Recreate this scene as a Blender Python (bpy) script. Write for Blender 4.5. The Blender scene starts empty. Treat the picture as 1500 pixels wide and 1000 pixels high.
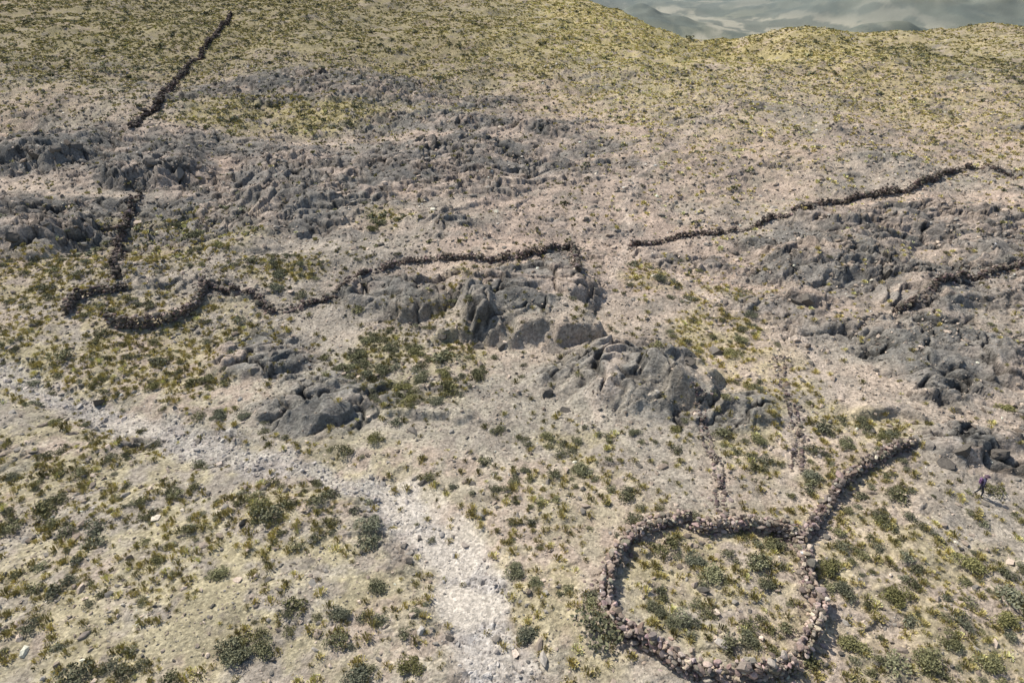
import bpy, math, numpy as np
from mathutils import Vector
import time
t00=time.time()
rng=np.random.default_rng(11)
sc=bpy.context.scene
CAMH=31.0; PITCH=math.radians(30.0); FOC=1000.0

# ------------------------------------------------------------------ noise
T=[rng.random((512,512)) for _ in range(5)]
def vn(x,y,s=0):
    x=x+s*37.17; y=y+s*91.73
    ix=np.floor(x).astype(np.int64); iy=np.floor(y).astype(np.int64)
    fx=x-ix; fy=y-iy
    fx=fx*fx*(3-2*fx); fy=fy*fy*(3-2*fy)
    t=T[0]; x0=ix&511; x1=(ix+1)&511; y0=iy&511; y1=(iy+1)&511
    a=t[x0,y0]; b=t[x1,y0]; c=t[x0,y1]; d=t[x1,y1]
    return ((a+(b-a)*fx)*(1-fy)+(c+(d-c)*fx)*fy)*2-1
def fbm(x,y,o=4,s=0,g=.5):
    r=0; a=1; n=0
    for k in range(o):
        r=r+a*vn(x,y,s+k*3); n+=a; a*=g
        x,y=(x*.8-y*.6)*2.03,(x*.6+y*.8)*2.03
    return r/n*1.4
def vor(x,y,s=0):
    x=x+s*17.3; y=y+s*53.9
    ix=np.floor(x).astype(np.int64); iy=np.floor(y).astype(np.int64)
    f1=np.full(x.shape,9.); f2=np.full(x.shape,9.); rr=np.zeros(x.shape); tl=np.zeros(x.shape)
    for i in (-1,0,1):
        for j in (-1,0,1):
            cx=(ix+i); cy=(iy+j); a=cx&511; b=cy&511
            dx=x-(cx+T[1][a,b]); dy=y-(cy+T[2][a,b])
            d=np.sqrt(dx*dx+dy*dy)
            m=d<f1
            f2=np.where(m,f1,np.minimum(f2,d))
            rr=np.where(m,T[3][a,b],rr)
            tl=np.where(m,(T[4][a,b]-.5)*dx*2+(T[3][b,a]-.2)*dy*1.6,tl)
            f1=np.where(m,d,f1)
    return f1,f2,rr,tl
def sig(t): return 1/(1+np.exp(-np.clip(t,-40,40)))
def ss(a,b,x):
    t=np.clip((x-a)/(b-a),0,1); return t*t*(3-2*t)

# ------------------------------------------------------------------ large landform
def Bs(x,y):
    s=.043+.021*sig((30-x)/25)
    near=s*10*np.logaddexp(0,(y-70)/10)
    near=near-6.5*np.exp(-((x-68)/24)**2)*ss(150,235,y)
    yc=236+420*sig((5-x)/15)+.2*np.clip(x-65,0,200)
    zc=s*(yc-70)
    fall=zc-.26*(y-yc)
    k=1.6
    a=-k*np.logaddexp(-near/k,-fall/k)
    hill=24*np.exp(-((x-300)/120)**2-((y-600)/80)**2)+36*np.exp(-((x-560)/170)**2-((y-950)/130)**2)+22*np.exp(-((x-150)/80)**2-((y-860)/80)**2)+14*np.exp(-((x-190)/70)**2-((y-500)/50)**2)
    val=-54+3.5*fbm(x/80,y/80,4,6)+hill*(1+.5*fbm(x/55,y/55,3,8))+ss(560,1000,y)*40*np.maximum(0,fbm(x/420+.4,y/360,4,9,.4)-.05)+ss(2500,6000,y)*(260+300*fbm(x/1500,y/1500,3,2))
    k=6
    return k*np.logaddexp(a/k,val/k)

def ray(u,v):
    dx=(u-750)/FOC; dy=(500-v)/FOC
    return np.array([dx,math.cos(PITCH)+dy*math.sin(PITCH),-math.sin(PITCH)+dy*math.cos(PITCH)])
tt=np.geomspace(12,1500,5000)
def hit(u,v,fn):
    d=ray(u,v); X=tt*d[0]; Y=tt*d[1]; Z=CAMH+tt*d[2]
    g=Z-fn(X,Y); i=int(np.argmax(g<=0))
    if g[i]>0: i=len(tt)-1
    i=max(i,1); f=g[i-1]/(g[i-1]-g[i]+1e-9)
    t=tt[i-1]+f*(tt[i]-tt[i-1])
    return np.array([t*d[0],t*d[1]])
# image pixels, cast as camera rays -> plan coordinates on the landform
def ellp(u,v,ru,rv):
    c=hit(u,v,Bs); a=hit(u+ru,v,Bs); b=hit(u-ru,v,Bs); e=hit(u,v-rv,Bs); f=hit(u,v+rv,Bs)
    return (c[0],(e[1]+f[1])/2,abs(a[0]-b[0])/2,abs(e[1]-f[1])/2)
def ell(x,y,E,lo=.55,hi=1.15):
    r=np.sqrt(((x-E[0])/E[2])**2+((y-E[1])/E[3])**2)
    return 1-ss(lo,hi,r)
def segd(x,y,P):
    d=np.full(np.shape(x),1e9)
    for (a,b) in zip(P[:-1],P[1:]):
        ab=b-a; L=(ab**2).sum()+1e-9
        t=np.clip(((x-a[0])*ab[0]+(y-a[1])*ab[1])/L,0,1)
        d=np.minimum(d,np.hypot(x-a[0]-t*ab[0],y-a[1]-t*ab[1]))
    return d

# rock knolls : u,v,ru,rv,height,front sharpness
KN=[(765,448,118,52,3.3,.2),(905,545,130,64,2.3,.5),(600,430,105,32,1.8,.3),(455,590,120,40,1.0,.45),(1005,552,65,45,2.2,.22),(675,475,62,30,1.9,.16),
    (380,520,80,34,1.2,.4),(80,225,95,26,3.0,.4),(235,250,80,28,3.0,.35),(60,330,115,36,2.2,.4),(30,360,60,20,1.2,.4),(440,290,115,20,1.4,.5),(420,235,80,14,1.2,.5),
    (360,355,55,16,.9,.4),(640,245,150,16,.9,.5),(1215,375,100,28,1.3,.4),(1180,438,40,20,1.8,.2),(1380,325,90,18,1.1,.45),
    (1400,520,120,60,1.5,.45),(1440,645,90,32,1.1,.35),(1290,610,60,22,.9,.4),(1400,425,120,24,1.1,.4),(1250,470,80,24,.9,.4),(700,180,110,10,.9,.5),
    (640,610,80,18,.9,.3),(930,815,30,14,.5,.4),(1090,590,50,20,.5,.4)]
KNp=[ellp(*k[:4])+(k[4]*.66,k[5]) for k in KN]
WASH=np.array([hit(u,v,Bs) for u,v in [(-160,500),(0,545),(80,575),(170,605),(260,635),(360,662),(450,688),(540,708),(590,745),(640,790),(685,860),(705,930),(725,999)]])
WASH=np.vstack([WASH,WASH[-1]+[1,-12]])
TRAILS=[np.array([hit(u,v,Bs) for u,v in L]) for L in ([(1060,160),(1000,205),(925,262),(918,300),(922,350),(905,400),(890,450)],[(925,262),(800,262),(690,285)],[(922,350),(1010,420),(1110,470),(1190,520),(1240,580),(1265,600)],[(890,505),(888,560),(885,610)],[(1165,600),(1163,660),(1150,700)])]
def traild(x,y):
    d=np.full(np.shape(x),1e9)
    for P in TRAILS: d=np.minimum(d,segd(x,y,P))
    return d
# sandy pans: ellipse, strength
PANS=[ellp(692,880,72,36)+(1.,),ellp(190,612,50,18)+(.6,),ellp(655,800,62,56)+(.8,),ellp(1455,722,36,13)+(.6,),ellp(600,735,50,34)+(.6,),ellp(725,960,45,45)+(.4,)]

def S(x,y):
    x=np.asarray(x,float); y=np.asarray(y,float)
    z=Bs(x,y)
    near=1-ss(380,600,y)
    z=z+near*((.45+.9*ss(48,70,y))*fbm(x/17,y/14,3,21)+(.24+.2*ss(50,70,y))*fbm(x/5,y/4.5,3,31)+ss(90,160,y)*2.4*fbm(x/42,y/36,3,41))
    wx=x+1.9*fbm(x/5,y/5,4,51); wy=y+2.1*fbm(x/4.4,y/4.4,4,61)
    for (cx,cy,ax,ay,h,fw) in KNp:
        dx=(wx-cx)/ax; dy=(wy-cy)/ay
        r=np.sqrt(dx*dx+dy*dy)
        w=fw+(.95-fw)*ss(-.5,.5,dy)
        z=z+h*(1-ss(1.05-w,1.10,r))
    d=segd(x+.8*vn(x/3,y/3,3),y+.8*vn(x/3,y/3,4),WASH)
    z=z-.5*(1-ss(.8,3.2,d))
    return z

RZ=[(755,450,165,70),(910,550,165,82),(600,430,150,52),(455,590,155,55),(380,520,110,50),(80,225,150,48),(235,250,130,56),(60,340,175,60),
    (430,290,230,68),(420,235,150,28),(680,240,250,48),(1215,375,160,55),(1350,330,200,50),(1400,540,170,118),(1430,660,120,50),(1200,470,150,62),(1420,420,140,48),
    (700,180,230,26),(500,130,260,30),(1010,380,90,20),(280,640,120,25),(1080,600,80,34)]
RZp=[ellp(*k) for k in RZ]
def detail(x,y):
    """returns full height and material masks"""
    z=S(x,y)
    near=1-ss(420,600,y)
    n1=fbm(x/7,y/4.5,4,71)
    rk=np.zeros_like(z)
    for E in RZp: rk=np.maximum(rk,ell(x,y,E,.3,1.25))
    core=np.zeros_like(z)
    for E in RZp[:5]: core=np.maximum(core,ell(x,y,E,.4,1.0))
    wd=segd(x+1.0*fbm(x/2.4,y/2.4,2,3),y+1.0*fbm(x/2.4,y/2.4,2,4),WASH)
    wash=(1-ss(.6,2.1,wd))
    pan=np.zeros_like(z)
    px=x+1.0*fbm(x/1.8,y/1.8,3,8); py=y+1.0*fbm(x/1.8,y/1.8,3,9)
    for E in PANS: pan=np.maximum(pan,E[4]*ell(px,py,E,.6,1.12))
    mid=ss(52,66,y)*(1-ss(150,210,y))
    rock=np.clip(ss(.20,.72,rk*.72+.5*n1+.17*mid),0,1)*(1-pan)*(1-.7*wash)
    stony=np.clip(.4+.5*fbm(x/9,y/9,3,77)+.35*mid,0.1,1)*(1-pan)
    big=ss(95,150,y)
    wx=x+.7*fbm(x*.6,y*.6,3,5); wy=y+.7*fbm(x*.6,y*.6,3,6)
    # diagonal strata ledges
    q=(wy*.20-wx*.07)+1.9*fbm(x/8,y/6,4,81)
    fr=q-np.floor(q)
    led=ss(0,.15,fr)-fr
    ledm=ss(.2,.7,.5*fbm(x/12,y/9,3,85)+.35+.3*rock)
    z=z+near*led*(.12+.50*rock+.28*mid)*ledm*(1-pan)*(1-wash)
    # slabs
    f0,e0,r0,t0=vor(wx/4.8+.25*n1,wy/3.5,5)
    c0=np.exp(-((e0-f0)/.05)**2)
    z=z+near*rock*((r0-.5)*(.30+.35*core)+t0*.55-(.3+.35*core)*c0)
    # winding fissures
    fi=np.exp(-(fbm(x/6,y/4,4,88)/.045)**2)*np.clip(rock+.25*mid,0,1)
    z=z-near*(.40+.3*core)*fi*(1-pan)
    f1,f2,r,tl=vor(wx/1.9,wy/1.35,1)
    c1=np.exp(-((f2-f1)/.08)**2)
    bm=ss(-.15,.35,fbm(x/5,y/4,3,93))*(1-.3*core)
    z=z+near*rock*bm*((r-.5)*.20+tl*.32-.18*c1)
    g1,g2,r2,t2=vor(wx/.7,wy/.58,2)
    c2=np.exp(-((g2-g1)/.12)**2)
    z=z+near*(.11*stony*(1-.5*rock-.3*core*rock)+.08*rock*bm+.12*wash*(1-pan))*((r2-.5)*.9+t2*.7-.35*c2)
    z=z+near*big*(.20+.10*rock)*fbm(x/2.6,y/2.2,3,91)
    z=z+near*(.05+.045*rock)*fbm(x*1.6,y*1.6,3,95)*(1-pan)
    return z,dict(rock=rock,wash=wash,pan=pan,stony=stony,mid=mid,c1=np.clip(c1*bm+c0+fi,0,1),c2=c2,r=r,r0=r0,r2=r2,n1=n1,bm=bm,core=core)
def H(x,y): return detail(np.asarray(x,float),np.asarray(y,float))[0]

# vegetation zones u,v,ru,rv,density,kind(0 tuft..1 shrub), yellow
VZ=[(200,50,460,110,1.1,.3,.45),(600,70,320,75,.9,.2,.6),(960,105,260,72,1.25,0,1.8),(1300,120,330,85,1.05,.1,.85),(430,165,200,20,1.2,.5,.6),
    (250,345,150,48,1.2,.3,.75),(60,410,160,44,1.0,.2,.65),(150,510,240,80,1.0,.2,.65),(290,550,90,45,.9,.3,.75),(300,850,430,220,1.1,.28,.6),(60,720,220,130,1.0,.28,.45),
    (600,535,120,64,1.7,.8,.3),(650,440,60,28,.8,.2,.9),(1090,520,85,75,1.3,.2,.95),(1230,650,120,75,1.2,.4,.6),(1060,860,150,100,1.8,.45,.65),(1300,900,270,180,1.45,.4,.6),
    (965,408,60,26,.8,.3,.9),(1060,440,50,25,.6,.2,.8),(850,680,90,60,.9,.4,.7),(780,860,60,80,1.1,.4,.7),(1110,640,120,50,.9,.4,.5),(850,900,60,80,1.1,.3,.8),(540,850,60,120,.8,.3,.6),
    (400,400,60,22,1.2,.5,.6),(560,325,40,18,1.0,.7,.5),(700,400,60,14,.5,.1,.8),(850,750,130,80,.7,.25,.5),(1440,90,120,30,1.1,.8,.2)]
VZp=[ellp(*k[:4])+k[4:] for k in VZ]
def veg(x,y):
    d=np.zeros(np.shape(x)); ye=np.zeros(np.shape(x)); sh=np.zeros(np.shape(x)); w=np.zeros(np.shape(x))+1e-3
    wx=x+1.6*vn(x/4,y/4,13)+ss(90,160,y)*8*fbm(x/22,y/22,3,15); wy=y+1.8*vn(x/4,y/4,14)+ss(90,160,y)*14*fbm(x/22,y/22,3,16)
    for (cx,cy,ax,ay,de,s_,yl) in VZp:
        m=ell(wx,wy,(cx,cy,ax,ay),.6,1.25)
        d=np.maximum(d,m*de); ye=ye+m*yl; sh=sh+m*s_; w=w+m
    ft=ss(150,200,y)*.75
    ye=ye+ft*.6*(1-np.clip(d,0,1)); w=w+ft*(1-np.clip(d,0,1)); d=np.maximum(d,ft)
    return d,ye/w,sh/w

def C(r,g,b): return np.array([r,g,b])
def mixc(a,b,m): return a*(1-m[...,None])+b*m[...,None]
def colour(x,y,z,M):
    n=fbm(x/11,y/8,4,101); n2=fbm(x/2.2,y/1.6,4,111); n3=fbm(x*1.3,y*1.1,3,121); n4=fbm(x/24,y/17,3,122)
    col=np.broadcast_to(C(.435,.355,.278),x.shape+(3,)).copy()
    col=mixc(col,C(.345,.303,.245),ss(-.3,.4,n))
    col=mixc(col,C(.445,.340,.268),ss(.0,.5,n4+.3*M['mid']-.1)*.6)
    col=mixc(col,C(.25,.225,.183),ss(.1,.6,n2+.3*n3)*.6)
    low=1-ss(46,60,y)
    col=mixc(col,C(.36,.325,.25),low*ss(30,-12,x)*.7*ss(-.5,.3,n3+n2*.5))
    d,ye,sh=veg(x,y)
    far=ss(70,140,y)
    g=np.clip(d,0,1)*ss(-.55,.35,n2+.5*n3+.3*far)
    gc=mixc(np.broadcast_to(C(.235,.208,.11),x.shape+(3,)),C(.45,.375,.16),np.clip(ye+.25*n,0,1))
    col=mixc(col,gc,g*(.38+.40*far))
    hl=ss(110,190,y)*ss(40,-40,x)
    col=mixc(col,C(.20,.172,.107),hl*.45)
    rc=mixc(np.broadcast_to(C(.215,.203,.18),x.shape+(3,)),C(.36,.297,.242),ss(-.2,.45,fbm(x/6,y/5,3,131)+(M['r0']-.5)*.9-.15*M['core']))
    rc=mixc(rc,C(.11,.112,.105),ss(.0,.5,fbm(x/3.0,y/2.3,4,141)+ .4*ss(-30,-60,x)*ss(70,85,y))*.8)
    col=mixc(col,rc,M['rock']*.88)
    col=mixc(col,C(.50,.415,.335),ss(1.0,.2,traild(x+.9*fbm(x/2,y/2,2,1),y+.4*fbm(x/2,y/2,2,2)))*.65)
    col=mixc(col,C(.41,.385,.355),M['wash']*(.6+.25*ss(-14,-4,x)))
    col=mixc(col,C(.53,.475,.395)*np.ones(x.shape+(1,)),M['pan']*.95)
    col=col*(1-.36*M['c2']*(M['stony']*.6+M['rock']*.1)*(1-M['pan']))[...,None]
    col=col*(1-.74*M['c1']*M['rock'])[...,None]
    col=col*(1+(.30*(M['r2']-.5)*M['stony']*(1-.5*M['rock'])+.22*n3)*(1-.8*M['pan']))[...,None]
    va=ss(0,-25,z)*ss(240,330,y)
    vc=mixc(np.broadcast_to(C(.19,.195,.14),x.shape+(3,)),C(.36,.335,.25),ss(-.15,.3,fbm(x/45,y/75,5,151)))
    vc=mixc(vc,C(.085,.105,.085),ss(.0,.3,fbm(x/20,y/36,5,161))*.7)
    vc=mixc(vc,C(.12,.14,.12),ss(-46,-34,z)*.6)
    vc=mixc(vc,C(.23,.26,.265),ss(300,1500,y)*.42)  # aerial haze painted into the valley colour, stronger with distance
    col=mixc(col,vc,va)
    return np.clip(col,.02,.6)

# ------------------------------------------------------------------ mesh helper
def newmesh(name,V,F,col=None,smooth=False,mat=None):
    V=np.ascontiguousarray(V,np.float32); F=np.ascontiguousarray(F,np.int32)
    k=F.shape[1]; me=bpy.data.meshes.new(name)
    me.vertices.add(len(V)); me.vertices.foreach_set("co",V.ravel())
    me.loops.add(F.size); me.loops.foreach_set("vertex_index",F.ravel())
    me.polygons.add(len(F)); me.polygons.foreach_set("loop_start",np.arange(0,F.size,k,dtype=np.int32))
    me.update(calc_edges=True)
    if col is not None:
        a=me.color_attributes.new("albedo",'FLOAT_COLOR','POINT')
        c=np.ones((len(V),4),np.float32); c[:,:3]=col
        a.data.foreach_set("color",c.ravel())
    (me.shade_smooth if smooth else me.shade_flat)()
    ob=bpy.data.objects.new(name,me); sc.collection.objects.link(ob)
    if mat: me.materials.append(mat)
    return ob

# ------------------------------------------------------------------ materials
def mat_attr(name,lo,hi,scale,bump=0,bscale=12,rough=.95,scale2=None,det=4):
    m=bpy.data.materials.new(name); m.use_nodes=True; N=m.node_tree; n=N.nodes; L=N.links
    b=n["Principled BSDF"]; b.inputs["Roughness"].default_value=rough; b.inputs["Specular IOR Level"].default_value=.12
    at=n.new("ShaderNodeAttribute"); at.attribute_name="albedo"
    tc=n.new("ShaderNodeTexCoord")
    no=n.new("ShaderNodeTexNoise"); no.inputs["Scale"].default_value=scale; no.inputs["Detail"].default_value=det; no.inputs["Roughness"].default_value=.7
    L.new(tc.outputs["Object"],no.inputs["Vector"])
    mr=n.new("ShaderNodeMapRange"); mr.inputs[1].default_value=.3; mr.inputs[2].default_value=.7; mr.inputs[3].default_value=lo; mr.inputs[4].default_value=hi
    L.new(no.outputs["Fac"],mr.inputs[0])
    vm=n.new("ShaderNodeVectorMath"); vm.operation='SCALE'
    L.new(at.outputs["Color"],vm.inputs[0]); L.new(mr.outputs[0],vm.inputs["Scale"])
    out=vm.outputs[0]
    if scale2:
        vo=n.new("ShaderNodeTexVoronoi"); vo.inputs["Scale"].default_value=scale2; vo.inputs["Randomness"].default_value=1
        L.new(tc.outputs["Object"],vo.inputs["Vector"])
        sx=n.new("ShaderNodeSeparateColor"); L.new(vo.outputs["Color"],sx.inputs[0])
        m2=n.new("ShaderNodeMapRange"); m2.inputs[3].default_value=.72; m2.inputs[4].default_value=1.28
        L.new(sx.outputs[0],m2.inputs[0])
        v2=n.new("ShaderNodeVectorMath"); v2.operation='SCALE'
        L.new(out,v2.inputs[0]); L.new(m2.outputs[0],v2.inputs["Scale"]); out=v2.outputs[0]
    L.new(out,b.inputs["Base Color"])
    if bump:
        nb=n.new("ShaderNodeTexNoise"); nb.inputs["Scale"].default_value=bscale; nb.inputs["Detail"].default_value=3; nb.inputs["Roughness"].default_value=.7
        L.new(tc.outputs["Object"],nb.inputs["Vector"])
        bp=n.new("ShaderNodeBump"); bp.inputs["Strength"].default_value=.8; bp.inputs["Distance"].default_value=bump
        L.new(nb.outputs["Fac"],bp.inputs["Height"]); L.new(bp.outputs[0],b.inputs["Normal"])
    return m
MG=mat_attr("hillside_ground",.68,1.32,4,.16,4,.97,7)
MS=mat_attr("stone",.75,1.25,9,0,20,.92,None,2)
MV=mat_attr("foliage",.85,1.15,6,0,0,.85,None,1)
def plain(name,c,r=.8):
    m=bpy.data.materials.new(name); m.use_nodes=True; n=m.node_tree.nodes; L=m.node_tree.links
    b=n["Principled BSDF"]; b.inputs["Roughness"].default_value=r
    no=n.new("ShaderNodeTexNoise"); no.inputs["Scale"].default_value=20
    cr=n.new("ShaderNodeValToRGB"); cr.color_ramp.elements[0].color=(c[0]*.7,c[1]*.7,c[2]*.7,1); cr.color_ramp.elements[1].color=(c[0]*1.3,c[1]*1.3,c[2]*1.3,1)
    L.new(no.outputs[0],cr.inputs[0]); L.new(cr.outputs[0],b.inputs["Base Color"]); return m

# ------------------------------------------------------------------ terrain sheet
NC=1200
ys=np.concatenate([np.linspace(4,17,12,endpoint=False),np.geomspace(17,420,1160,endpoint=False),np.geomspace(420,2200,200,endpoint=False),np.geomspace(2200,9000,40)])
u=np.linspace(-1,1,NC); u=.82*u+.18*u**3*1.0
X=(u[None,:]*(1.0*ys[:,None]+24)); Y=np.repeat(ys[:,None],NC,1)
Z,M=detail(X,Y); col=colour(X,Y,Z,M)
nr=len(ys)
idx=np.arange(nr*NC).reshape(nr,NC)
F=np.stack([idx[:-1,:-1],idx[:-1,1:],idx[1:,1:],idx[1:,:-1]],-1).reshape(-1,4)
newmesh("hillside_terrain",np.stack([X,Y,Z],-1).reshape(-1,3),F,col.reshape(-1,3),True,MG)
print("terrain",time.time()-t00)

# ------------------------------------------------------------------ prototypes
import bmesh
def ico(sub,seed,rough=.18,cuts=9,lo=.45,hi=.8):
    bm=bmesh.new(); bmesh.ops.create_icosphere(bm,subdivisions=sub,radius=1)
    V=np.array([v.co[:] for v in bm.verts]); F=np.array([[v.index for v in f.verts] for f in bm.faces]); bm.free()
    r=np.random.default_rng(seed)
    for k in range(cuts):
        n=r.normal(size=3); n/=np.linalg.norm(n); d=r.uniform(lo,hi)
        s=V@n; over=np.maximum(0,s-d); V=V-over[:,None]*n
    V=V*(1+r.normal(0,rough*.3,(len(V),1)))
    return V,F
stoneA=[ico(2,s) for s in range(8)]
stoneB=[ico(1,s,.5,4) for s in range(20,28)]
def tuft(seed,nb,wid):
    r=np.random.default_rng(seed); V=[];F=[];c=[]
    for i in range(nb):
        a=r.uniform(0,6.283); lean=r.uniform(.02,1)**.7
        p=np.array([math.cos(a),math.sin(a),0]); q=np.array([-p[1],p[0],0])
        b=p*lean*.36; t=p*(lean*.52)+np.array([0,0,(1-.5*lean)*r.uniform(.5,1)])*.78
        mpt=(b+t)/2+np.array([0,0,.12]); w=wid*r.uniform(.6,1.3)
        k=len(V); V+=[b-q*w*.7,b+q*w*.7,mpt+q*w,mpt-q*w,t]
        F+=[[k,k+1,k+2],[k,k+2,k+3],[k+3,k+2,k+4]]; s=r.uniform(.7,1.3); c+=[s*.85]*2+[s]*2+[s*1.15]
    return np.array(V),np.array(F),np.array(c)
def shrub(seed,nl,ls):
    r=np.random.default_rng(seed); V=[];F=[];c=[]
    lob=[(r.uniform(-.5,.5),r.uniform(-.5,.5),r.uniform(.15,.5),r.uniform(.3,.55)) for _ in range(8)]
    for i in range(nl):
        L=lob[r.integers(8)]; n=r.normal(size=3); n/=np.linalg.norm(n); n[2]=abs(n[2])*.9-.15
        rad=L[3]*r.uniform(.55,1.1)
        p=np.array([L[0],L[1],L[2]])+n*rad*np.array([1,1,.8])
        if p[2]<0.02: p[2]=r.uniform(0.02,.15)
        a=r.normal(size=3)+n*.4; a/=np.linalg.norm(a); b=np.cross(a,r.normal(size=3)); b/=np.linalg.norm(b)+1e-6
        s=ls*r.uniform(.6,1.4); k=len(V)
        V+=[p-a*s,p+b*s*.55,p+a*s,p-b*s*.55]; F+=[[k,k+1,k+2],[k,k+2,k+3]]
        q=r.uniform(.6,1.4); c+=[q]*4
    for i in range(9): # twigs
        a=r.uniform(0,6.283); t=np.array([math.cos(a)*.5,math.sin(a)*.5,.5]); q=np.array([-math.sin(a),math.cos(a),0])*.025; k=len(V)
        V+=[-q,q,t,t+[0,0,.03]]; F+=[[k,k+1,k+2],[k,k+2,k+3]]; c+=[.5]*4
    return np.array(V),np.array(F),np.array(c)
tufts=[tuft(s,46,.036) for s in range(7)]
tuftF=[tuft(s+50,8,.15) for s in range(6)]
shrubs=[shrub(s,340,.085) for s in range(6)]
shrubF=[shrub(s+70,26,.28) for s in range(5)]

def rotm(az,tx,ty):
    ca,sa=np.cos(az),np.sin(az); cx,sx=np.cos(tx),np.sin(tx); cy,sy=np.cos(ty),np.sin(ty); o=np.zeros_like(ca); i=o+1
    Rz=np.stack([ca,-sa,o,sa,ca,o,o,o,i],-1).reshape(-1,3,3); Rx=np.stack([i,o,o,o,cx,-sx,o,sx,cx],-1).reshape(-1,3,3); Ry=np.stack([cy,o,sy,o,i,o,-sy,o,cy],-1).reshape(-1,3,3)
    return Rz@Rx@Ry
def merge(name,protos,pos,scale,colr,tilt=.2,mat=None):
    n=len(pos); pid=rng.integers(len(protos),size=n); Vs=[];Fs=[];Cs=[];off=0
    R=rotm(rng.uniform(0,6.283,n),rng.normal(0,tilt,n),rng.normal(0,tilt,n))
    for k,P in enumerate(protos):
        m=np.where(pid==k)[0]
        if len(m)==0: continue
        V=np.matmul(P[0][None]*scale[m][:,None,:],np.transpose(R[m],(0,2,1)))+pos[m][:,None,:]
        nv=len(P[0]); F=P[1][None]+(np.arange(len(m))*nv)[:,None,None]+off
        c=np.repeat(colr[m][:,None,:],nv,1)
        if len(P)>2: c=c*P[2][None,:,None]
        Vs.append(V.reshape(-1,3)); Fs.append(F.reshape(-1,3)); Cs.append(c.reshape(-1,3)); off+=nv*len(m)
    return newmesh(name,np.vstack(Vs),np.vstack(Fs),np.clip(np.vstack(Cs),.01,.7),False,mat)

# ------------------------------------------------------------------ dry stone walls
def spline(P,step):
    P=np.array(P); Q=[]
    E=np.vstack([2*P[0]-P[1],P,2*P[-1]-P[-2]])
    for i in range(1,len(E)-2):
        a,b,c,d=E[i-1],E[i],E[i+1],E[i+2]
        for t in np.linspace(0,1,24,endpoint=False):
            Q.append(.5*((2*b)+(-a+c)*t+(2*a-5*b+4*c-d)*t*t+(-a+3*b-3*c+d)*t**3))
    Q.append(P[-1]); Q=np.array(Q); s=np.concatenate([[0],np.cumsum(np.hypot(*np.diff(Q,axis=0).T))])
    t=np.arange(0,s[-1],step); return np.stack([np.interp(t,s,Q[:,0]),np.interp(t,s,Q[:,1])],-1)
WALLPTS=[]
def wall(name,uv,h=.9,w=.6,size=.19,col=(.175,.143,.12),gap=.15,loose=1.3):
    P=np.array([hit(a,b,S) for a,b in uv]); Q=spline(P,size*1.45); WALLPTS.append(Q)
    Q=Q+np.stack([fbm(Q[:,0]/2.5,Q[:,1]/2.5,2,401),fbm(Q[:,0]/2.5,Q[:,1]/2.5,2,402)],-1)*.25
    tg=np.gradient(Q,axis=0); tg/=np.linalg.norm(tg,axis=1)[:,None]+1e-9; nn=np.stack([-tg[:,1],tg[:,0]],-1)
    ar=np.arange(len(Q))
    hh=h*(1+.35*vn(ar*.12,np.zeros(len(Q)),int(uv[0][0]))+.2*vn(ar*.5,np.zeros(len(Q)),3))*np.where(vn(ar*.17,np.ones(len(Q))*3.3,int(uv[0][0])%97)<-1+2*gap,.22,1)
    wl=np.where(hh<h*.4,1.6,1.0)
    pos=[]
    lay=int(math.ceil(h*1.35/(size*1.15)))
    for k in range(lay):
        f=k/max(lay-1,1); wk=w*(1-.35*f)*wl; na=max(2,int(round(w*(1-.35*f)/(size*1.4))))
        ok=(k*size*1.15<hh)
        for j in range(na):
            o=(j/(na-1)-.5)*wk
            p=Q+nn*(o+rng.normal(0,size*.28,len(Q)))[:,None]+tg*rng.normal(0,size*.4,len(Q))[:,None]
            zz=k*size*1.15+size*.45+rng.normal(0,size*.14,len(Q))
            keep=ok&(rng.random(len(Q))>.07)
            pos.append(np.column_stack([p,zz])[keep])
    nl=int(len(Q)*1.6*loose)
    i=rng.integers(len(Q),size=nl); o=rng.normal(0,w*1.1,nl)
    pos.append(np.column_stack([Q[i]+nn[i]*o[:,None],np.full(nl,size*.15)]))
    pos=np.vstack(pos)
    base=H(pos[:,0],pos[:,1]); pos[:,2]+=base-.05
    n=len(pos); s=size*rng.lognormal(0,.3,n)
    sca=np.stack([s*rng.uniform(.9,1.5,n),s*rng.uniform(.75,1.1,n),s*rng.uniform(.5,.85,n)],-1)
    c=np.array(col)[None]*rng.lognormal(0,.38,n)[:,None]*(1+rng.normal(0,.05,(n,3)))
    return merge(name,stoneA,pos,sca,c,.3,MS)
DK=(.16,.13,.107)
wall("stone_corral",[(893,905),(888,870),(893,840),(903,815),(930,792),(965,773),(1005,765),(1030,778),(1060,775),(1100,773),(1140,782),(1165,798),(1176,830),(1183,870),(1203,892),(1205,920),(1185,950),(1150,980),(1100,992),(1050,994),(1000,980),(955,955),(918,930),(893,905)],.85,.46,.15,gap=.06,col=(.285,.232,.188))
wall("dry_stone_wall",[(1168,796),(1198,762),(1214,738),(1228,712),(1255,690),(1295,668),(1338,645)],.75,.42,.15,gap=.08,col=(.24,.195,.158))
wall("stone_corral",[(100,462),(104,450),(122,438),(150,430),(190,424)],.85,.42,.17,gap=.08,col=DK)
wall("stone_corral",[(300,424),(294,445),(275,462),(245,473),(212,480),(180,480),(158,474)],.9,.45,.16,gap=.06,col=(.20,.163,.133))
wall("dry_stone_wall",[(300,424),(345,430),(378,440),(400,458),(430,452),(470,442),(500,428),(520,406),(560,392),(600,382),(650,380)],.5,.33,.16,gap=.34,col=DK)
wall("dry_stone_wall",[(650,380),(700,380),(740,378),(790,372),(836,364),(843,378),(846,398)],.7,.38,.17,gap=.18,col=(.17,.14,.115))
wall("dry_stone_wall",[(925,360),(985,352),(1040,343),(1085,338),(1110,329)],.5,.33,.16,gap=.3,col=DK)
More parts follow.
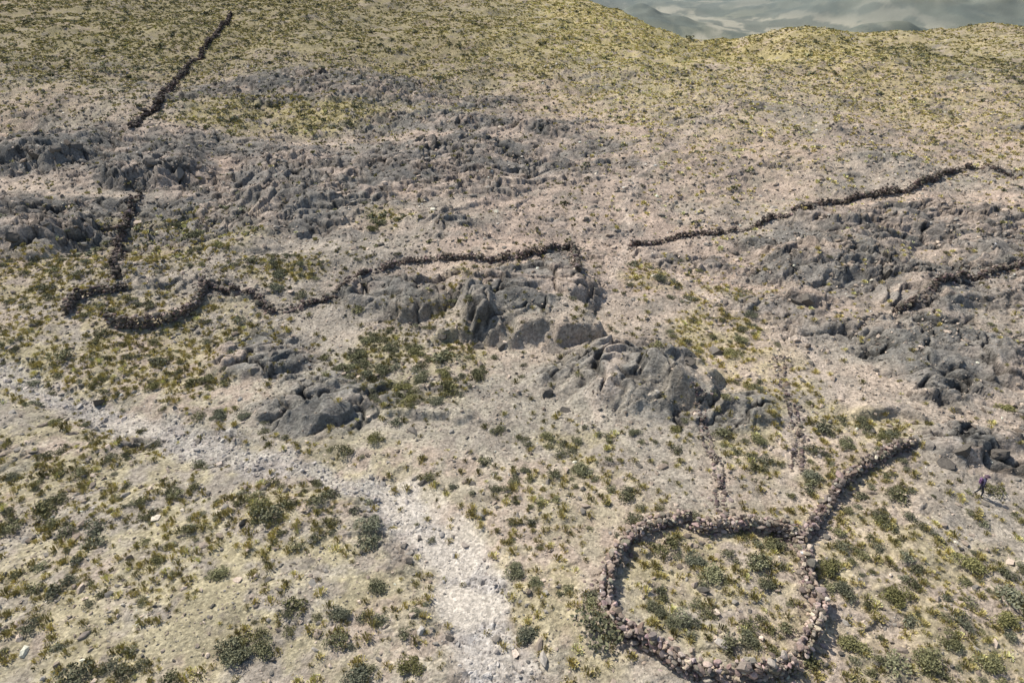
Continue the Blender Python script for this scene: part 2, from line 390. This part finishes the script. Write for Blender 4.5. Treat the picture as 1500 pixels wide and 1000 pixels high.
wall("dry_stone_wall",[(1108,330),(1165,314),(1220,302),(1280,290),(1335,276),(1380,260),(1420,247)],.8,.4,.18,gap=.22,col=(.15,.122,.10))
wall("dry_stone_wall",[(1420,247),(1460,253),(1510,258),(1600,262)],.4,.35,.2,gap=.35,col=DK)
wall("dry_stone_wall",[(1310,462),(1350,437),(1400,416),(1450,402),(1510,390),(1600,372)],.65,.36,.16,gap=.18,col=(.14,.114,.095))
wall("dry_stone_wall",[(172,412),(172,390),(174,362),(186,338),(192,312),(206,284)],.9,.4,.19,gap=.12,col=(.12,.098,.082))
wall("dry_stone_wall",[(190,192),(215,170),(236,148),(255,124),(275,100),(300,74),(318,50),(338,22)],.95,.45,.26,gap=.27,col=(.10,.08,.068))
wall("stone_row",[(1062,780),(1056,740),(1052,700),(1040,650),(1028,600),(1020,560)],.16,.35,.13,gap=.5)
wall("stone_row",[(1165,690),(1168,650),(1166,610),(1150,560),(1140,520)],.14,.35,.13,gap=.55)
print("walls",time.time()-t00)

# ------------------------------------------------------------------ loose stones
def cand(n,y0,y1):
    y=np.sqrt(rng.uniform(y0**2,y1**2,n)); x=rng.uniform(-1,1,n)*(.8*y+18); return x,y
def stones(name,n,y0,y1,smin,smax,protos):
    x,y=cand(n,y0,y1); z,M=detail(x,y)
    p=np.clip(.26+.14*M['rock']*M['bm']-.14*M['rock']*(1-M['bm'])+.75*M['wash']+.45*ss(-.1,.5,fbm(x/4,y/4,3,201))*(1-.7*M['rock'])+.12*M['mid'],0,1)*(1-.95*M['pan'])*(1-.5*M['core']*M['rock'])
    k=rng.random(n)<p; x,y,z=x[k],y[k],z[k]; n=len(x); wa=M['wash'][k][:,None]
    s=smin*(1-rng.random(n)*(1-(smin/smax)**2.1))**(-1/2.1)
    c=C(.355,.29,.228)[None]*rng.lognormal(0,.36,n)[:,None]
    gy=(rng.random(n)<.45)[:,None]; c=np.where(gy,C(.215,.195,.165)[None]*rng.lognormal(0,.36,n)[:,None],c)
    c=c*(1-wa*.6)+wa*.6*C(.40,.375,.35)[None]*rng.lognormal(0,.25,n)[:,None]
    sca=np.stack([s*rng.uniform(.9,1.6,n),s*rng.uniform(.7,1.1,n),s*rng.uniform(.4,.8,n)],-1)
    return merge(name,protos,np.column_stack([x,y,z+s*.08]),sca,c,.3,MS)
stones("scattered_stones",100000,16,72,.045,.36,stoneB)
stones("scattered_stones",85000,72,190,.11,.5,stoneB)

# angular boulders bedded in the outcrops
def boulders(name,lst):
    P=np.array([hit(a,b,S) for a,b,_ in lst]); s=np.array([c for *_,c in lst])*.62
    z=H(P[:,0],P[:,1]); n=len(s)
    return merge(name,[ico(3,s_,.12,14,.3,.7) for s_ in range(40,46)],np.column_stack([P,z+s*.02]),np.stack([s*1.4,s*1.0,s*.85],-1),C(.20,.178,.15)[None]*rng.uniform(.6,1.2,n)[:,None],.25,MS)
boulders("boulders",[(145,592,1.0),(290,645,.9),(1180,440,1.5),(1165,446,1.1),(700,508,1.6),(650,492,1.0),(560,470,1.0),(735,505,1.3),(605,632,.9),(1045,515,1.6),(1010,530,.9),(865,450,1.1),(400,520,1.2),(375,540,1.0),
  (80,225,1.9),(110,215,1.6),(55,235,1.6),(220,245,1.9),(260,260,1.8),(205,262,1.5),(20,345,1.6),(60,330,1.4),(410,240,1.6),(500,270,1.3),(1410,665,1.1),(1380,680,1.0),(1360,655,.8),(1465,670,1.2),
  (610,700,.5),(590,800,.6),(600,820,.5),(615,790,.5),(730,940,.5),(660,935,.5),(800,580,.9),(830,600,.9),(1240,370,1.2),(1340,320,1.1),(1400,600,.9)])

# ------------------------------------------------------------------ vegetation
occ=np.zeros((1700,1150),bool)
for Q in WALLPTS:
    for ox in np.arange(-.6,.61,.3):
        for oy in np.arange(-.6,.61,.3):
            if ox*ox+oy*oy>.4: continue
            i=((Q[:,0]+ox+255)/.3).astype(int); j=((Q[:,1]+oy)/.3).astype(int); m=(i>=0)&(i<1700)&(j>=0)&(j<1150); occ[i[m],j[m]]=True
def atwall(x,y):
    i=np.clip(((x+255)/.3).astype(int),0,1699); j=np.clip((y/.3).astype(int),0,1149); return occ[i,j]
def plants(n,y0,y1,far):
    x,y=cand(n,y0,y1); d,ye,sh=veg(x,y)
    cl=ss(-.55,.4,fbm(x/3.2,y/3.2,3,301)+(.25 if not far else .2))
    p=np.clip((.17+.83*d)*cl,0,1)*(1-.75*atwall(x,y))*(1-.85*(traild(x,y)<1.0))
    k=rng.random(n)<p; x,y,d,ye,sh=x[k],y[k],d[k],ye[k],sh[k]; n=len(x)
    z,M=detail(x,y)
    p=(1-.98*M['pan'])*(1-.8*M['wash'])*(1-.65*M['rock']*(d<1.2))
    k=rng.random(n)<p; x,y,z,ye,sh=x[k],y[k],z[k],ye[k],sh[k]; n=len(x)
    iss=rng.random(n)<(.05+.18*sh)
    return x,y,z,ye,iss
def emit(x,y,z,ye,iss,far):
    t=~iss; m=t.sum()
    s=np.minimum(rng.lognormal(0,.42,m),1.9)*(.36 if not far else .50)
    yy=np.clip(ye[t]+rng.normal(0,.28,m),0,1.3)[:,None]
    c=(C(.27,.245,.11)*(1-yy)+C(.51,.43,.175)*yy)*(1.2 if far else 1)*rng.lognormal(0,.26,m)[:,None]
    merge("grass_tussocks",tuftF if far else tufts,np.column_stack([x[t],y[t],z[t]-.03]),np.stack([s*1.2,s*1.2,s*rng.uniform(.65,.95,m)],-1),c,.12,MV)
    m=iss.sum(); s=rng.lognormal(0,.38,m)*(.44 if not far else .55)
    g=rng.random(m)[:,None]; c=(C(.17,.162,.075)*(1-g)+C(.175,.178,.12)*g)*(1.15 if far else 1)*rng.lognormal(0,.22,m)[:,None]
    merge("low_shrubs",shrubF if far else shrubs,np.column_stack([x[iss],y[iss],z[iss]-.04]),np.stack([s,s,s*.75],-1),c,.1,MV)
emit(*plants(40000,15,74,False),False)
emit(*plants(260000,74,330,True),True)
# individually visible larger bushes
BU=[(380,745,.95),(540,772,.95),(320,842,.8),(500,900,.7),(345,958,1.0),(385,955,.8),(553,862,.8),(757,836,.8),(785,855,.6),(850,690,.85),(802,642,.75),(550,645,.85),(1110,648,.8),(990,630,.75),(730,632,.7),(965,410,1.0),
 (1020,825,.8),(1045,845,.95),(1130,800,.8),(1125,860,.7),(1215,835,.9),(1235,870,.8),(1415,828,1.0),(1315,875,.9),(1360,970,1.0),(1390,945,.7),(1250,950,.9),(1470,912,.9),(1445,975,.8),(600,978,.8),(775,930,.8),(555,330,1.3),(545,340,1.0),
 (410,405,1.2),(405,425,1.0),(525,525,1.1),(560,545,1.0),(590,570,.9),(620,555,1.1),(650,550,.9),(540,500,1.0),(575,510,.9),(510,540,.9),(610,520,1.0),(700,545,.8),(300,558,.9),(222,570,.8),(1190,700,.9),(1085,500,.9),(1100,465,.8),(1070,520,.8),
 (640,590,.8),(600,590,.8),(290,350,1.2),(260,340,1.0),(320,360,.9),(1265,625,.8),(1240,650,.8),(1290,640,.7),(20,700,.7),(80,620,.7),(320,610,.8),(360,610,.7),(465,710,.6),(770,690,.5),(930,635,.6),(1470,600,.8),(1010,915,.6),(985,915,.6),(960,895,.6),(1095,935,.7),(525,995,.9)]
P=np.array([hit(a,b,S) for a,b,_ in BU]); s=np.array([c for *_,c in BU]); z=H(P[:,0],P[:,1]); n=len(s)
g=rng.random(n)[:,None]; c=(C(.24,.225,.09)*(1-g)+C(.17,.175,.12)*g)*rng.lognormal(0,.15,n)[:,None]
merge("tola_bushes",[shrub(s_+90,1300,.06) for s_ in range(6)],np.column_stack([P,z-.05]),np.stack([s,s,s*.75],-1),c,.08,MV)
print("veg",time.time()-t00)

# ------------------------------------------------------------------ person
def person(u,v,face):
    p=hit(u,v,S); g=float(H(p[:1],p[1:])[0])
    J=[];E=[];R=[]
    def a(co,r,par=None):
        J.append(co);R.append(r)
        if par is not None:E.append((par,len(J)-1))
        return len(J)-1
    pel=a((0,0,.95),.15)
    sp=a((0,-.02,1.12),.135,pel); ch=a((0,-.03,1.32),.16,sp); nk=a((0,-.04,1.47),.06,ch); hd=a((0,-.07,1.57),.085,nk); ht=a((0,-.07,1.67),.085,hd)
    for sd,ky,fy in ((-1,-.16,-.14),(1,.06,.20)):
        h=a((sd*.1,0,.90),.095,pel); k=a((sd*.12,ky*.8-.04,.50),.06,h); f=a((sd*.13,fy,.09),.042,k); a((sd*.14,fy-.16,.045),.04,f)
        s=a((sd*.19,-.03,1.40),.06,ch); e=a((sd*.27,.02*sd,1.12),.043,s); w=a((sd*.25,-.17,.94),.028,e); pm=a((sd*.245,-.23,.89),.032,w)
        for i,(o,l) in enumerate(((-.03,.06),(-.01,.075),(.01,.07),(.03,.055))):
            m=a((sd*.245+o,-.25-l*.45,.87),.0095,pm); a((sd*.245+o,-.25-l*.6,.835),.0085,m)
        a((sd*.245-sd*.045,-.25,.90),.010,pm)
    me=bpy.data.meshes.new("b"); me.from_pydata(J,E,[]); ob=bpy.data.objects.new("b",me); sc.collection.objects.link(ob)
    sk=ob.modifiers.new("s",'SKIN'); sk.use_smooth_shade=True
    for i,r in enumerate(R):
        me.skin_vertices[0].data[i].radius=(r,r*(.72 if i in(0,1,2) else 1)); me.skin_vertices[0].data[i].use_root=(i==0)
    ob.modifiers.new("ss",'SUBSURF').levels=2
    dg=bpy.context.evaluated_depsgraph_get(); body=bpy.data.meshes.new_from_object(ob.evaluated_get(dg)); bpy.data.objects.remove(ob)
    mats=[plain("jacket_cloth",(.05,.045,.09)),plain("trouser_cloth",(.03,.032,.045)),plain("skin",(.35,.2,.13),.6),plain("hair",(.02,.015,.012),.6),plain("boot_leather",(.05,.035,.025))]
    body.materials.clear()
    for m in mats: body.materials.append(m)
    for f in body.polygons:
        c=f.center; i=0
        if c.z<.11:i=4
        elif c.z<.93 and abs(c.x)<.235 and c.y>-.17 or c.z<.8:i=1
        elif c.y<-.19 and c.z<.96:i=2
        elif c.z>1.5: i=3 if (c.z>1.66 or c.y>-.06) else 2
        f.material_index=i
    root=bpy.data.objects.new("person",None); sc.collection.objects.link(root)
    bo=bpy.data.objects.new("body",body); sc.collection.objects.link(bo); bo.parent=root
    def blob(name,co,scl,m,sub=3):
        bm=bmesh.new(); bmesh.ops.create_icosphere(bm,subdivisions=sub,radius=1); q=bpy.data.meshes.new(name); bm.to_mesh(q); bm.free(); q.shade_smooth(); q.materials.append(m)
        o=bpy.data.objects.new(name,q); o.location=co; o.scale=scl; o.parent=root; sc.collection.objects.link(o); return o
    blob("nose",(0,-.165,1.60),(.014,.02,.02),mats[2],2)
    for s_ in(-1,1):
        blob("ear",(s_*.088,-.07,1.61),(.012,.02,.03),mats[2],2); blob("eye",(s_*.032,-.15,1.63),(.012,.008,.009),mats[3],2)
    blob("mouth",(0,-.152,1.56),(.024,.008,.006),plain("lip",(.3,.1,.08)),2)
    prof=[(.0,1.80),(.07,1.795),(.095,1.77),(.105,1.70),(.19,1.675),(.19,1.665),(.10,1.68)]
    V=[];F=[];K=20
    for r_,z_ in prof:
        for k in range(K): V.append((r_*math.cos(6.2832*k/K),-.07+r_*math.sin(6.2832*k/K),z_))
    for i in range(len(prof)-1):
        for k in range(K): F.append((i*K+k,i*K+(k+1)%K,(i+1)*K+(k+1)%K,(i+1)*K+k))
    q=bpy.data.meshes.new("hat"); q.from_pydata(V,[],F); q.materials.append(plain("hat_cloth",(.12,.08,.10))); o=bpy.data.objects.new("hat",q); o.parent=root; sc.collection.objects.link(o)
    bm=bmesh.new(); bmesh.ops.create_cube(bm,size=1); bmesh.ops.scale(bm,vec=(.30,.17,.44),verts=bm.verts); bmesh.ops.bevel(bm,geom=bm.edges[:],offset=.06,segments=3,affect='EDGES')
    q=bpy.data.meshes.new("backpack"); bm.to_mesh(q); bm.free(); q.materials.append(plain("backpack_cloth",(.20,.10,.20))); o=bpy.data.objects.new("backpack",q); o.location=(0,.17,1.24); o.parent=root; sc.collection.objects.link(o)
    root.location=(p[0],p[1],g-.02); root.rotation_euler=(0,0,face)
person(1432,726,math.radians(60))

# ------------------------------------------------------------------ light, sky, camera
sd=Vector((-.70,.56,0)).normalized(); el=math.radians(49)
dv=Vector((sd.x*math.cos(el),sd.y*math.cos(el),math.sin(el)))
li=bpy.data.lights.new("sun",'SUN'); li.energy=5.0; li.angle=math.radians(.53); li.color=(1,.95,.875)
so=bpy.data.objects.new("sun",li); so.rotation_euler=dv.to_track_quat('Z','Y').to_euler(); sc.collection.objects.link(so)
w=bpy.data.worlds.new("World"); sc.world=w; w.use_nodes=True; n=w.node_tree.nodes; L=w.node_tree.links
sk=n.new("ShaderNodeTexSky"); sk.sky_type='NISHITA'; sk.sun_disc=False; sk.sun_elevation=el; sk.sun_rotation=math.atan2(sd.x,sd.y); sk.altitude=300; sk.dust_density=2
bg=n["Background"]; bg.inputs[1].default_value=.125; L.new(sk.outputs[0],bg.inputs[0])
cam=bpy.data.cameras.new("camera"); cam.lens=24; cam.sensor_width=36; cam.clip_end=20000
co=bpy.data.objects.new("camera",cam); co.location=(0,0,CAMH); co.rotation_euler=(math.pi/2-PITCH,0,0); sc.collection.objects.link(co); sc.camera=co
sc.view_settings.view_transform='Standard'; sc.view_settings.look='None'; sc.view_settings.exposure=0
print("done",time.time()-t00)
